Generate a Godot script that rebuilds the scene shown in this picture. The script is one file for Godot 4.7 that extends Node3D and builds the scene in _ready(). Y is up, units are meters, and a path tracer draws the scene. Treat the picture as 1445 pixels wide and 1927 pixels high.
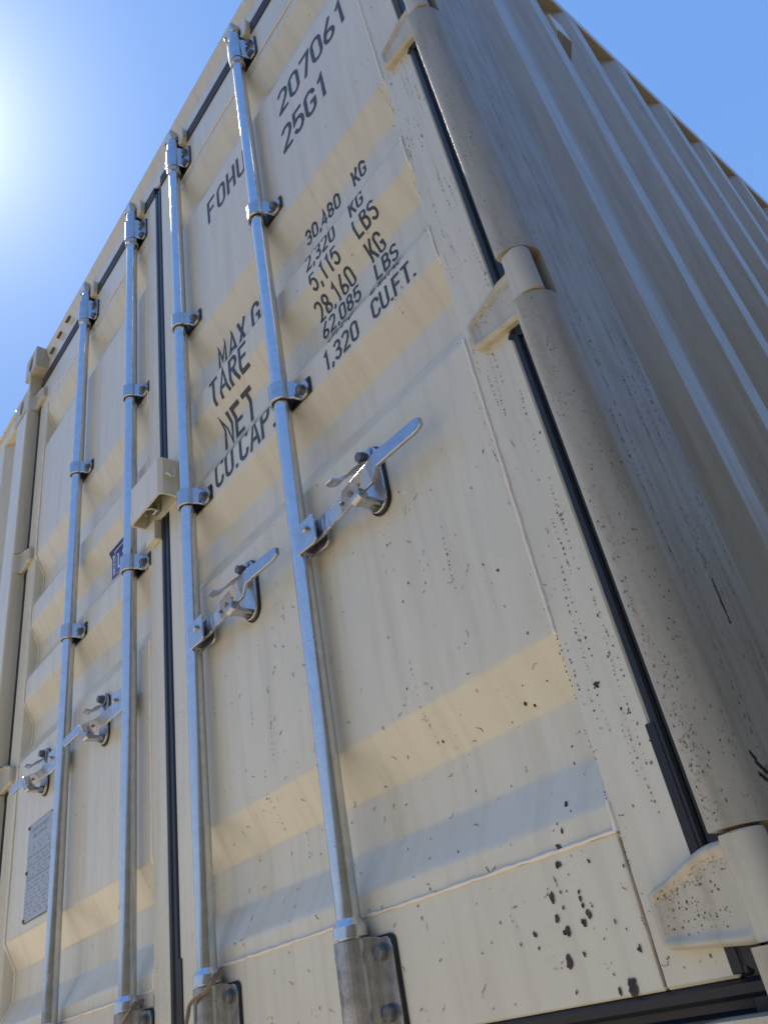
extends Node3D

# Metres, y up. The doors of the container face +z, its right side faces +x.
const DEEP := 0.036                     # depth of the pressed grooves
const GROOVES := [[2.574, 2.49, 2.437, 2.37], [1.850, 1.765, 1.697, 1.630], [1.554, 1.480, 1.412, 1.347], [1.269, 1.195, 1.124, 1.060], [0.542, 0.467, 0.392, 0.330]]
const XS := 1.242                       # outer plane of the side
const RODS := [-0.589, -0.155, 0.178, 0.600]
const HINGE_Y := [0.2165, 1.046, 1.880, 2.705]
const TUBE := Vector2(1.2175, 0.022)    # centre of the rounded edge of the corner post (x, z)
const TUBE_R := 0.0245

const EXPOSURE := 1.92

var M := {}
var rng := RandomNumberGenerator.new()
var glyphs := {}
var bolt_mesh: ArrayMesh
var buckle := FastNoiseLite.new()


# ---------------------------------------------------------------- mesh helpers
func kit() -> SurfaceTool:
	var s := SurfaceTool.new()
	s.begin(Mesh.PRIMITIVE_TRIANGLES)
	s.set_smooth_group(-1)
	return s


func put(called: String, s: SurfaceTool, m: Material, parent: Node3D, label := "", kind := "") -> MeshInstance3D:
	s.generate_normals()
	var o := MeshInstance3D.new()
	o.mesh = s.commit()
	o.material_override = m
	return hang(called, o, parent, label, kind)


func hang(called: String, o: Node3D, parent: Node3D, label := "", kind := "") -> Node3D:
	o.name = called
	if parent.has_node(NodePath(called)):
		var n := 1
		while parent.has_node(NodePath("%s_%03d" % [called, n])):
			n += 1
		o.name = "%s_%03d" % [called, n]
	parent.add_child(o, true)
	if label:
		o.set_meta("label", label)
	if kind:
		o.set_meta("kind", kind)
	return o


func face(s: SurfaceTool, p: Array, out: Vector3) -> void:
	var n := Vector3.ZERO
	for i in range(1, p.size() - 1):
		n += (p[i] - p[0]).cross(p[i + 1] - p[0])
	var flip := n.dot(out) > 0.0
	for i in range(1, p.size() - 1):
		s.add_vertex(p[0])
		s.add_vertex(p[i + 1] if flip else p[i])
		s.add_vertex(p[i] if flip else p[i + 1])


func box(s: SurfaceTool, lo: Vector3, hi: Vector3, b := 0.0) -> void:
	var c := (lo + hi) / 2.0
	var h := (hi - lo) / 2.0
	b = minf(b, minf(h.x, minf(h.y, h.z)) * 0.9)
	for ax in 3:
		var u := (ax + 1) % 3
		var v := (ax + 2) % 3
		for sg in [-1.0, 1.0]:
			var pts := []
			for q in [[-1, -1], [1, -1], [1, 1], [-1, 1]]:
				var p := c
				p[ax] += sg * h[ax]
				p[u] += q[0] * (h[u] - b)
				p[v] += q[1] * (h[v] - b)
				pts.append(p)
			var out := Vector3.ZERO
			out[ax] = sg
			face(s, pts, out)
	if b <= 0.0:
		return
	for ax in 3:
		var u := (ax + 1) % 3
		var v := (ax + 2) % 3
		for su in [-1.0, 1.0]:
			for sv in [-1.0, 1.0]:
				var pts := []
				for e in [-1.0, 1.0]:
					var a := c
					a[ax] += e * (h[ax] - b)
					a[u] += su * h[u]
					a[v] += sv * (h[v] - b)
					var d := c
					d[ax] += e * (h[ax] - b)
					d[u] += su * (h[u] - b)
					d[v] += sv * h[v]
					if e < 0:
						pts.append(a)
						pts.append(d)
					else:
						pts.append(d)
						pts.append(a)
				var out := Vector3.ZERO
				out[u] = su
				out[v] = sv
				face(s, pts, out)
	for sx in [-1.0, 1.0]:
		for sy in [-1.0, 1.0]:
			for sz in [-1.0, 1.0]:
				var k := Vector3(sx, sy, sz)
				face(s, [c + k * Vector3(h.x, h.y - b, h.z - b), c + k * Vector3(h.x - b, h.y, h.z - b), c + k * Vector3(h.x - b, h.y - b, h.z)], k)


func area2(p: PackedVector2Array) -> float:
	var a := 0.0
	for i in p.size():
		a += p[i].cross(p[(i + 1) % p.size()])
	return a / 2.0


func inset(p: PackedVector2Array, c: float) -> PackedVector2Array:
	var sg := signf(area2(p))
	var r := PackedVector2Array()
	var n := p.size()
	for i in n:
		var d0: Vector2 = (p[i] - p[(i + n - 1) % n]).normalized()
		var d1: Vector2 = (p[(i + 1) % n] - p[i]).normalized()
		var n0 := Vector2(-d0.y, d0.x) * sg
		var n1 := Vector2(-d1.y, d1.x) * sg
		var m := (n0 + n1).normalized()
		r.append(p[i] + m * c / maxf(0.4, m.dot(n0)))
	return r


# a flat polygon drawn out along the third axis of t, with a chamfer round its far end
func plate(s: SurfaceTool, p: PackedVector2Array, t: Transform3D, h0: float, h1: float, c := 0.0, smooth := false) -> void:
	var sg := signf(area2(p))
	var n := p.size()
	var q := inset(p, c) if c > 0.0 else p
	if smooth:
		s.set_smooth_group(1)
	for i in n:
		var j := (i + 1) % n
		var e := p[j] - p[i]
		var out := t.basis * Vector3(e.y * sg, -e.x * sg, 0)
		face(s, [t * Vector3(p[i].x, p[i].y, h0), t * Vector3(p[j].x, p[j].y, h0), t * Vector3(p[j].x, p[j].y, h1 - c), t * Vector3(p[i].x, p[i].y, h1 - c)], out)
	s.set_smooth_group(-1)
	if c > 0.0:
		for i in n:
			var j := (i + 1) % n
			var e := p[j] - p[i]
			var out := t.basis * Vector3(e.y * sg, -e.x * sg, e.length())
			face(s, [t * Vector3(p[i].x, p[i].y, h1 - c), t * Vector3(p[j].x, p[j].y, h1 - c), t * Vector3(q[j].x, q[j].y, h1), t * Vector3(q[i].x, q[i].y, h1)], out)
	for cap in [[q, h1, 1.0], [p, h0, -1.0]]:
		var idx := Geometry2D.triangulate_polygon(cap[0])
		for k in range(0, idx.size(), 3):
			var tri := []
			for w in 3:
				var v: Vector2 = cap[0][idx[k + w]]
				tri.append(t * Vector3(v.x, v.y, cap[1]))
			face(s, tri, t.basis * Vector3(0, 0, cap[2]))


# rings of equal size joined one to the next
func loft(s: SurfaceTool, rings: Array, caps := true, smooth := false) -> void:
	if smooth:
		s.set_smooth_group(1)
	var mids := []
	for r in rings:
		var c := Vector3.ZERO
		for p in r:
			c += p
		mids.append(c / r.size())
	for i in rings.size() - 1:
		var a: Array = rings[i]
		var b: Array = rings[i + 1]
		var n := a.size()
		for j in n:
			var k := (j + 1) % n
			var c: Vector3 = (a[j] + a[k] + b[j] + b[k]) / 4.0
			face(s, [a[j], a[k], b[k], b[j]], c - (mids[i] + mids[i + 1]) / 2.0)
	s.set_smooth_group(-1)
	if caps:
		face(s, rings[0], mids[0] - mids[1])
		face(s, rings[-1], mids[-1] - mids[-2])


func lathe(s: SurfaceTool, prof: Array, t: Transform3D, segs := 32, smooth := true) -> void:
	for i in prof.size() - 1:
		var a: Vector2 = prof[i]
		var b: Vector2 = prof[i + 1]
		if smooth:
			s.set_smooth_group(10 + i)
		for j in segs:
			var f := TAU * j / segs
			var g := TAU * (j + 1) / segs
			var u := Vector3(cos(f), 0, sin(f))
			var v := Vector3(cos(g), 0, sin(g))
			var y := Vector3.UP
			var out := (u + v) * (b.y - a.y) + y * (a.x - b.x) * 2.0
			if b.y < a.y:
				out = -out
				if absf(b.y - a.y) < 1e-6:
					out = y
			if a.x < 1e-6:
				face(s, [t * (y * a.y), t * (u * b.x + y * b.y), t * (v * b.x + y * b.y)], t.basis * out)
			elif b.x < 1e-6:
				face(s, [t * (u * a.x + y * a.y), t * (y * b.y), t * (v * a.x + y * a.y)], t.basis * out)
			else:
				face(s, [t * (u * a.x + y * a.y), t * (v * a.x + y * a.y), t * (v * b.x + y * b.y), t * (u * b.x + y * b.y)], t.basis * out)
	s.set_smooth_group(-1)


func cyl(s: SurfaceTool, a: Vector3, b: Vector3, r: float, segs := 24, bev := 0.0) -> void:
	var y := (b - a).normalized()
	var x := y.cross(Vector3(0.31, 0.17, 0.93)).normalized()
	var t := Transform3D(Basis(x, y, x.cross(y)), a)
	var h := (b - a).length()
	if bev > 0.0:
		lathe(s, [Vector2(0, 0), Vector2(r - bev, 0), Vector2(r, bev), Vector2(r, h - bev), Vector2(r - bev, h), Vector2(0, h)], t, segs)
	else:
		lathe(s, [Vector2(0, 0), Vector2(r, 0), Vector2(r, h), Vector2(0, h)], t, segs)


func sweep(s: SurfaceTool, pts: Array, r: float, segs := 8, wobble := 0.0) -> void:
	var rings := []
	var up := Vector3(0.2, 0.3, 0.9).normalized()
	for i in pts.size():
		var d: Vector3 = (pts[mini(i + 1, pts.size() - 1)] - pts[maxi(i - 1, 0)]).normalized()
		var x := d.cross(up).normalized()
		if x.length() < 0.5:
			x = d.cross(Vector3.RIGHT).normalized()
		var y := x.cross(d)
		var q := r * (1.0 + rng.randf_range(-wobble, wobble))
		var ring := []
		for j in segs:
			var a := TAU * j / segs
			ring.append(pts[i] + x * cos(a) * q + y * sin(a) * q)
		rings.append(ring)
	loft(s, rings, true, true)


func at(x: float, y: float, z := 0.0) -> Transform3D:
	return Transform3D(Basis(), Vector3(x, y, z))


func pill(w: float, h: float, n := 8) -> PackedVector2Array:
	var p := PackedVector2Array()
	var r := w / 2.0
	for i in n + 1:
		var a := PI * i / n
		p.append(Vector2(cos(a) * r, h / 2 - r + sin(a) * r))
	for i in n + 1:
		var a := PI + PI * i / n
		p.append(Vector2(cos(a) * r, -h / 2 + r + sin(a) * r))
	return p


func rrect(x0: float, y0: float, x1: float, y1: float, r: float, n := 5) -> PackedVector2Array:
	var p := PackedVector2Array()
	for c in [[x1 - r, y1 - r, 0.0], [x0 + r, y1 - r, 0.5], [x0 + r, y0 + r, 1.0], [x1 - r, y0 + r, 1.5]]:
		for i in n + 1:
			var a: float = PI * (c[2] + 0.5 * i / n)
			p.append(Vector2(c[0] + cos(a) * r, c[1] + sin(a) * r))
	return p


# depth of the door skin at height y
func skin(y: float) -> float:
	for g in GROOVES:
		if y < g[0] and y > g[3]:
			if y > g[1]:
				return -DEEP * (g[0] - y) / (g[0] - g[1])
			if y > g[2]:
				return -DEEP
			return -DEEP * (y - g[3]) / (g[2] - g[3])
	return 0.0


# the same with its folds rounded
func soft_skin(y: float) -> float:
	var z := 0.0
	for w in [-1.0, -0.6, -0.2, 0.2, 0.6, 1.0]:
		z += skin(y + w * 0.0042)
	return z / 6.0


# the same again with the slight buckling of real sheet
func sheet(x: float, y: float) -> float:
	return soft_skin(y) + 0.0011 * buckle.get_noise_2d(x * 100.0, y * 60.0)


# ---------------------------------------------------------------- materials
func lin(r: float, g: float, b: float) -> Color:
	return Color(r, g, b).linear_to_srgb()


func noise(freq: float, octaves: int, sd: int) -> FastNoiseLite:
	var n := FastNoiseLite.new()
	n.noise_type = FastNoiseLite.TYPE_SIMPLEX_SMOOTH
	n.frequency = freq
	n.fractal_octaves = octaves
	n.seed = sd
	return n


func paint_maps(dirt: float, sd: int, gloss: float, film: float) -> Array:
	var size := 1024
	var blotch := noise(0.006, 4, sd).get_seamless_image(size, size)
	var fine := noise(0.09, 3, sd + 1).get_seamless_image(size, size)
	var streak := noise(0.03, 4, sd + 2).get_seamless_image(size, 64)
	streak.resize(size, size, Image.INTERPOLATE_CUBIC)
	for im in [blotch, fine, streak]:
		im.convert(Image.FORMAT_L8)
	var b := blotch.get_data()
	var f := fine.get_data()
	var k := streak.get_data()
	var rgb := PackedByteArray()
	var rough := PackedByteArray()
	rgb.resize(size * size * 3)
	rough.resize(size * size)
	for i in size * size:
		var bl := b[i] / 255.0 - 0.5
		var fi := f[i] / 255.0 - 0.5
		var sk := k[i] / 255.0
		var d := clampf((sk - 0.46) * 1.3 + bl * 0.8 + fi * 0.2 + 0.06, 0.0, 1.0) * dirt + film * (1.0 + bl * 0.12 + fi * 0.3 + (sk - 0.5) * 0.5)
		var v := 1.0 + bl * 0.04 + fi * 0.02
		rgb[i * 3] = clampi(int(lerpf(210.0, 102.0, d) * v), 0, 255)
		rgb[i * 3 + 1] = clampi(int(lerpf(207.0, 94.0, d) * v), 0, 255)
		rgb[i * 3 + 2] = clampi(int(lerpf(188.0, 76.0, d) * v), 0, 255)
		rough[i] = clampi(int(255.0 * (gloss + 0.2 * d + fi * 0.02 + bl * 0.06)), 0, 255)
	var wave := noise(0.012, 2, sd + 3).get_seamless_image(512, 512)
	wave.bump_map_to_normal_map(1.6)
	return [ImageTexture.create_from_image(Image.create_from_data(size, size, false, Image.FORMAT_RGB8, rgb)), ImageTexture.create_from_image(Image.create_from_data(size, size, false, Image.FORMAT_L8, rough)), ImageTexture.create_from_image(wave)]


func paint(dirt: float, sd: int, scale: float, gloss := 0.24, film := 0.0) -> StandardMaterial3D:
	var maps := paint_maps(dirt, sd, gloss, film)
	var m := StandardMaterial3D.new()
	m.albedo_texture = maps[0]
	m.roughness_texture = maps[1]
	m.roughness_texture_channel = BaseMaterial3D.TEXTURE_CHANNEL_GRAYSCALE
	m.normal_enabled = true
	m.normal_texture = maps[2]
	m.normal_scale = 0.12
	m.uv1_triplanar = true
	m.uv1_scale = Vector3(scale, scale, scale)
	m.uv1_triplanar_sharpness = 6.0
	return m


func plain(c: Color, rough: float, metal := 0.0) -> StandardMaterial3D:
	var m := StandardMaterial3D.new()
	m.albedo_color = c
	m.roughness = rough
	m.metallic = metal
	return m


func zinc(dull: float, sd: int) -> StandardMaterial3D:
	var size := 512
	var a := noise(0.02, 4, sd).get_seamless_image(size, size)
	var f := noise(0.12, 3, sd + 1).get_seamless_image(size, size)
	var w := noise(0.05, 2, sd + 2)
	w.noise_type = FastNoiseLite.TYPE_CELLULAR
	var c := w.get_seamless_image(size, size)
	for im in [a, f, c]:
		im.convert(Image.FORMAT_L8)
	var ad := a.get_data()
	var fd := f.get_data()
	var cd := c.get_data()
	var rgb := PackedByteArray()
	var rough := PackedByteArray()
	rgb.resize(size * size * 3)
	rough.resize(size * size)
	for i in size * size:
		var t := (ad[i] - 128) / 128.0
		var g := (fd[i] - 128) / 128.0
		var q := (cd[i] - 128) / 128.0
		var v := 1.0 - dull * 0.25 + (t * 0.06 + g * 0.03 + q * 0.02) * (1.0 - 0.4 * dull)
		var spot := clampf((g + t * 0.6 - 0.78) * 3.0, 0.0, 0.4)
		v *= 1.0 - spot
		rgb[i * 3] = clampi(int(214.0 * v), 0, 255)
		rgb[i * 3 + 1] = clampi(int(217.0 * v), 0, 255)
		rgb[i * 3 + 2] = clampi(int(220.0 * v), 0, 255)
		rough[i] = clampi(int(255.0 * (0.13 + dull * 0.17 + g * 0.04 + t * 0.05 + q * 0.02 + spot * 0.3)), 20, 255)
	var m := StandardMaterial3D.new()
	m.albedo_texture = ImageTexture.create_from_image(Image.create_from_data(size, size, false, Image.FORMAT_RGB8, rgb))
	m.roughness_texture = ImageTexture.create_from_image(Image.create_from_data(size, size, false, Image.FORMAT_L8, rough))
	m.roughness_texture_channel = BaseMaterial3D.TEXTURE_CHANNEL_GRAYSCALE
	m.metallic = 0.9
	m.uv1_triplanar = true
	m.uv1_scale = Vector3(3.0, 3.0, 3.0)
	return m


func make_materials() -> void:
	M.paint = paint(0.13, 11, 0.8)
	M.worn = paint(0.16, 31, 1.1, 0.32, 0.22)
	M.post = paint(0.10, 41, 1.2, 0.33, 0.38)  # right-hand post: grime, with film deepened partly for its shaded look
	M.side = paint(0.08, 81, 1.1, 0.25, 0.28)  # film darkens the side walls: part dirt, part shade put into the colour
	M.zinc = zinc(0.15, 51)
	M.dull_zinc = zinc(0.5, 61)
	M.forged = zinc(0.6, 71)
	M.forged.albedo_color = Color(0.96, 0.97, 1.0)
	M.rubber = plain(lin(0.006, 0.0075, 0.011), 0.4)
	M.steel = plain(lin(0.16, 0.17, 0.18), 0.45, 0.7)
	M.ink = plain(Color.WHITE, 0.5)
	var wear := NoiseTexture2D.new()
	wear.width = 512
	wear.height = 512
	wear.seamless = true
	wear.noise = noise(0.05, 5, 77)
	var wr := Gradient.new()
	wr.offsets = PackedFloat32Array([0.0, 0.55, 0.8, 1.0])
	wr.colors = PackedColorArray([lin(0.03, 0.035, 0.046), lin(0.042, 0.048, 0.06), lin(0.075, 0.08, 0.088), lin(0.22, 0.21, 0.18)])
	wear.color_ramp = wr
	M.ink.albedo_texture = wear
	M.ink.uv1_triplanar = true
	M.ink.uv1_scale = Vector3(3, 3, 3)
	M.rust = plain(lin(0.20, 0.10, 0.05), 0.9)
	M.stain = plain(lin(0.33, 0.25, 0.17), 0.9)
	M.weld = plain(lin(0.78, 0.73, 0.62), 0.4)
	M.dirt = plain(Color.WHITE, 0.95)
	M.dirt.vertex_color_use_as_albedo = true
	M.dark = plain(lin(0.01, 0.01, 0.012), 0.7)
	M.dent_tone = plain(lin(0.10, 0.085, 0.065), 0.8)
	M.wood = plain(lin(0.042, 0.044, 0.034), 1.0)
	M.twine = plain(lin(0.21, 0.165, 0.12), 0.95)
	var g := StandardMaterial3D.new()
	var n := NoiseTexture2D.new()
	n.width = 512
	n.height = 512
	n.seamless = true
	n.noise = noise(0.02, 5, 5)
	var ramp := Gradient.new()
	ramp.set_color(0, lin(0.06, 0.045, 0.03))
	ramp.set_color(1, lin(0.11, 0.085, 0.058))
	n.color_ramp = ramp
	g.albedo_texture = n
	g.roughness = 1.0
	g.uv1_triplanar = true
	g.uv1_scale = Vector3(0.5, 0.5, 0.5)
	M.ground = g
	M.bounce_apron = g.duplicate()
	var cn := NoiseTexture2D.new()
	cn.width = 512
	cn.height = 512
	cn.seamless = true
	cn.noise = noise(0.03, 5, 8)
	var cr := Gradient.new()
	cr.set_color(0, lin(0.31, 0.27, 0.21))
	cr.set_color(1, lin(0.45, 0.40, 0.325))
	cn.color_ramp = cr
	M.bounce_apron.albedo_texture = cn


# ---------------------------------------------------------------- lettering
func arc(cx: float, cy: float, rx: float, ry: float, a0: float, a1: float, n := 8) -> PackedVector2Array:
	var p := PackedVector2Array()
	for i in n + 1:
		var a := deg_to_rad(lerpf(a0, a1, float(i) / n))
		p.append(Vector2(cx + cos(a) * rx, cy + sin(a) * ry))
	return p


func line(a: Array) -> PackedVector2Array:
	var p := PackedVector2Array()
	for i in range(0, a.size(), 2):
		p.append(Vector2(a[i], a[i + 1]))
	return p


func joinp(parts: Array) -> PackedVector2Array:
	var p := PackedVector2Array()
	for q in parts:
		for v in q:
			if p.is_empty() or p[-1].distance_to(v) > 1e-4:
				p.append(v)
	return p


# centre lines of narrow block capitals, one unit high
func make_glyphs() -> void:
	var l := 0.06
	var r := 0.42
	var t := 0.94
	var b := 0.06
	var c := 0.24
	var q := 0.18
	var loop := joinp([arc(c, t - q, q, q, 0, 180), arc(c, b + q, q, q, 180, 360), line([r, t - q])])
	glyphs["O"] = [loop]
	glyphs["0"] = [loop]
	glyphs["D"] = [joinp([line([l, b, l, t]), arc(c, t - q, q, q, 90, 0), arc(c, b + q, q, q, 0, -90), line([l, b])])]
	glyphs["U"] = [joinp([line([l, 1.0]), arc(c, b + q, q, q, 180, 360), line([r, 1.0])])]
	glyphs["C"] = [joinp([line([r, 0.70]), arc(c, t - q, q, q, 0, 180), arc(c, b + q, q, q, 180, 360), line([r, 0.30])])]
	glyphs["G"] = [joinp([line([r, 0.70]), arc(c, t - q, q, q, 0, 180), arc(c, b + q, q, q, 180, 360), line([r, 0.46, 0.25, 0.46])])]
	glyphs["F"] = [line([l, 0.0, l, t, 0.44, t]), line([l + 0.06, 0.52, 0.38, 0.52])]
	glyphs["E"] = [line([0.44, b, l, b, l, t, 0.44, t]), line([l + 0.06, 0.52, 0.38, 0.52])]
	glyphs["H"] = [line([l, 0.0, l, 1.0]), line([r, 0.0, r, 1.0]), line([l + 0.06, 0.5, r - 0.06, 0.5])]
	glyphs["L"] = [line([l, 1.0, l, b, 0.42, b])]
	glyphs["T"] = [line([0.0, t, 0.48, t]), line([c, 0.0, c, t - 0.06])]
	glyphs["I"] = [line([c, 0.0, c, 1.0])]
	glyphs["M"] = [line([l, 0.0, l, 0.98, 0.26, 0.35, 0.46, 0.98, 0.46, 0.0])]
	glyphs["N"] = [line([l, 0.0, l, 0.97, r, 0.03, r, 1.0])]
	glyphs["V"] = [line([0.02, 1.0, c, 0.03, 0.46, 1.0])]
	glyphs["A"] = [line([0.02, 0.0, c, 0.97, 0.46, 0.0]), line([0.15, 0.3, 0.33, 0.3])]
	glyphs["X"] = [line([0.04, 0.0, 0.44, 1.0]), line([0.04, 1.0, 0.44, 0.0])]
	glyphs["Y"] = [line([0.02, 1.0, c, 0.45, 0.46, 1.0]), line([c, 0.0, c, 0.42])]
	glyphs["K"] = [line([l, 0.0, l, 1.0]), line([0.44, 1.0, 0.11, 0.42]), line([0.2, 0.56, 0.45, 0.0])]
	glyphs["W"] = [line([0.02, 1.0, 0.13, 0.03, 0.25, 0.7, 0.37, 0.03, 0.48, 1.0])]
	var bowl := joinp([line([l + 0.06, t]), arc(0.24, 0.735, 0.17, 0.205, 90, -90), line([l + 0.06, 0.53])])
	glyphs["P"] = [line([l, 0.0, l, 1.0]), bowl]
	glyphs["R"] = [line([l, 0.0, l, 1.0]), bowl, line([0.25, 0.48, 0.44, 0.0])]
	glyphs["B"] = [line([l, 0.0, l, 1.0]), joinp([line([l + 0.06, t]), arc(0.23, 0.74, 0.16, 0.2, 90, -80), line([l + 0.06, 0.54])]), joinp([line([l + 0.06, 0.51]), arc(0.24, 0.285, 0.18, 0.225, 80, -90), line([l + 0.06, b])])]
	glyphs["S"] = [joinp([arc(c, t - 0.22, q, 0.22, 20, 180), arc(c, 0.72, q, 0.2, 180, 250, 4), arc(c, 0.3, q, 0.22, 70, 0, 4), arc(c, b + 0.22, q, 0.22, 0, -160)])]
	glyphs["1"] = [line([0.10, 0.78, 0.25, 0.96, 0.25, 0.0])]
	glyphs["2"] = [joinp([arc(c, t - q, q, q, 170, 0), line([r, 0.66, 0.36, 0.5, l, 0.1, l, b, 0.44, b])])]
	glyphs["3"] = [joinp([arc(c, 0.74, q, 0.2, 165, -80), arc(c, 0.29, q, 0.23, 90, -165)])]
	glyphs["4"] = [line([0.34, 0.0, 0.34, 0.97, 0.04, 0.27, 0.27, 0.27]), line([0.41, 0.27, 0.47, 0.27])]
	glyphs["5"] = [joinp([line([0.42, t, 0.09, t, 0.07, 0.53]), arc(0.23, 0.34, 0.19, 0.27, 110, -160)])]
	glyphs["6"] = [joinp([line([0.36, 1.0, 0.12, 0.56]), arc(c, 0.27, q, 0.21, 145, 505, 16)])]
	glyphs["7"] = [line([0.03, t, 0.44, t, 0.19, 0.0])]
	glyphs["8"] = [arc(c, 0.74, 0.16, 0.2, -90, 270, 16), arc(c, 0.28, q, 0.22, 90, 450, 16)]
	glyphs["."] = [line([0.06, 0.0, 0.06, 0.13])]
	glyphs[","] = [line([0.11, 0.15, 0.04, -0.12])]


func advance_of(ch: String) -> float:
	return {" ": 0.36, ".": 0.24, ",": 0.24, "1": 0.5, "M": 0.66, "I": 0.44}.get(ch, 0.58)


# one line of painted letters that follow the pressed skin
func lettering(parent: Node3D, text: String, x: float, y: float, h: float, pitch: float, weight: float, label: String) -> void:
	var s := kit()
	for ch in text:
		if glyphs.has(ch):
			var k := 0
			for stroke in glyphs[ch]:
				var p := PackedVector2Array()
				for v in stroke:
					p.append(Vector2(x + v.x * h, y + v.y * h))
				ribbon(s, p, weight * h, 0.0007 + 0.00012 * k)
				k += 1
		x += advance_of(ch) * h * pitch
	put("lettering", s, M.ink, parent, label)


func ribbon(s: SurfaceTool, p: PackedVector2Array, w: float, off: float) -> void:
	var closed := p[0].distance_to(p[-1]) < 1e-4
	var n := p.size()
	var lefts := []
	for i in n:
		var d0: Vector2 = p[i] - p[i - 1] if i > 0 else (p[0] - p[n - 2] if closed else p[1] - p[0])
		var d1: Vector2 = p[i + 1] - p[i] if i < n - 1 else (p[1] - p[0] if closed else p[n - 1] - p[n - 2])
		d0 = d0.normalized()
		d1 = d1.normalized()
		var m := (Vector2(-d0.y, d0.x) + Vector2(-d1.y, d1.x)).normalized()
		lefts.append(m / maxf(0.45, m.dot(Vector2(-d1.y, d1.x))) * w / 2.0)
	for i in n - 1:
		var steps := maxi(1, int(ceil(p[i].distance_to(p[i + 1]) / 0.004)))
		for k in steps:
			var a := float(k) / steps
			var b := float(k + 1) / steps
			for e in [[-1.0, -0.33], [-0.33, 0.33], [0.33, 1.0]]:
				var q := []
				for uv in [[a, e[0]], [b, e[0]], [b, e[1]], [a, e[1]]]:
					var v: Vector2 = p[i].lerp(p[i + 1], uv[0]) + lefts[i].lerp(lefts[i + 1], uv[0]) * uv[1]
					q.append(Vector3(v.x, v.y, sheet(v.x, v.y) - 0.0018 + off))
				face(s, q, Vector3.BACK)


# the same letters drawn into a picture; turned: reading upwards
func print_text(im: Image, text: String, x: float, y: float, h: float, c: Color, weight := 0.13, turned := false) -> void:
	for ch in text:
		if glyphs.has(ch):
			for stroke in glyphs[ch]:
				for i in stroke.size() - 1:
					var n := maxi(2, int(stroke[i].distance_to(stroke[i + 1]) * h * 1.5))
					for k in n + 1:
						var v: Vector2 = stroke[i].lerp(stroke[i + 1], float(k) / n) * h
						var px := Vector2(x + v.x, y - v.y)
						if turned:
							px = Vector2(x - v.y, y - v.x)
						var r := maxi(1, int(weight * h))
						im.fill_rect(Rect2i(int(px.x - r / 2.0), int(px.y - r / 2.0), r, r), c)
		if turned:
			y -= advance_of(ch) * h
		else:
			x += advance_of(ch) * h


# ---------------------------------------------------------------- dirt
func speck(s: SurfaceTool, o: Vector3, u: Vector3, v: Vector3, r: float, c: Color, stretch := 1.0) -> void:
	var n := 5 if r < 0.0012 else 9
	var out := u.cross(v)
	var pts := []
	var turn := rng.randf() * TAU
	for i in n:
		var a := turn + TAU * i / n
		var q := r * rng.randf_range(0.55, 1.25)
		pts.append(o + u * cos(a) * q + v * sin(a) * q * stretch)
	s.set_color(c)
	for i in n:
		face(s, [o, pts[i], pts[(i + 1) % n]], out)


func grime(dark: float) -> Color:
	var t := rng.randf()
	if t < 0.16:
		return Color(0.13, 0.065, 0.035).lerp(Color(0.28, 0.18, 0.11), rng.randf())
	t = rng.randf()
	return Color(0.035, 0.028, 0.026).lerp(Color(0.26, 0.22, 0.18), pow(t, dark))


func on_door(x: float, y: float) -> Vector3:
	return Vector3(x, y, sheet(x, y) - 0.0018 + 0.0007 + rng.randf() * 0.0004) if (x > 0.1 and x < 1.064 or x < -0.093 and x > -1.06) and y > 0.302 and y < 2.61 else Vector3(x, y, 0.0006 + rng.randf() * 0.0004)


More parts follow.
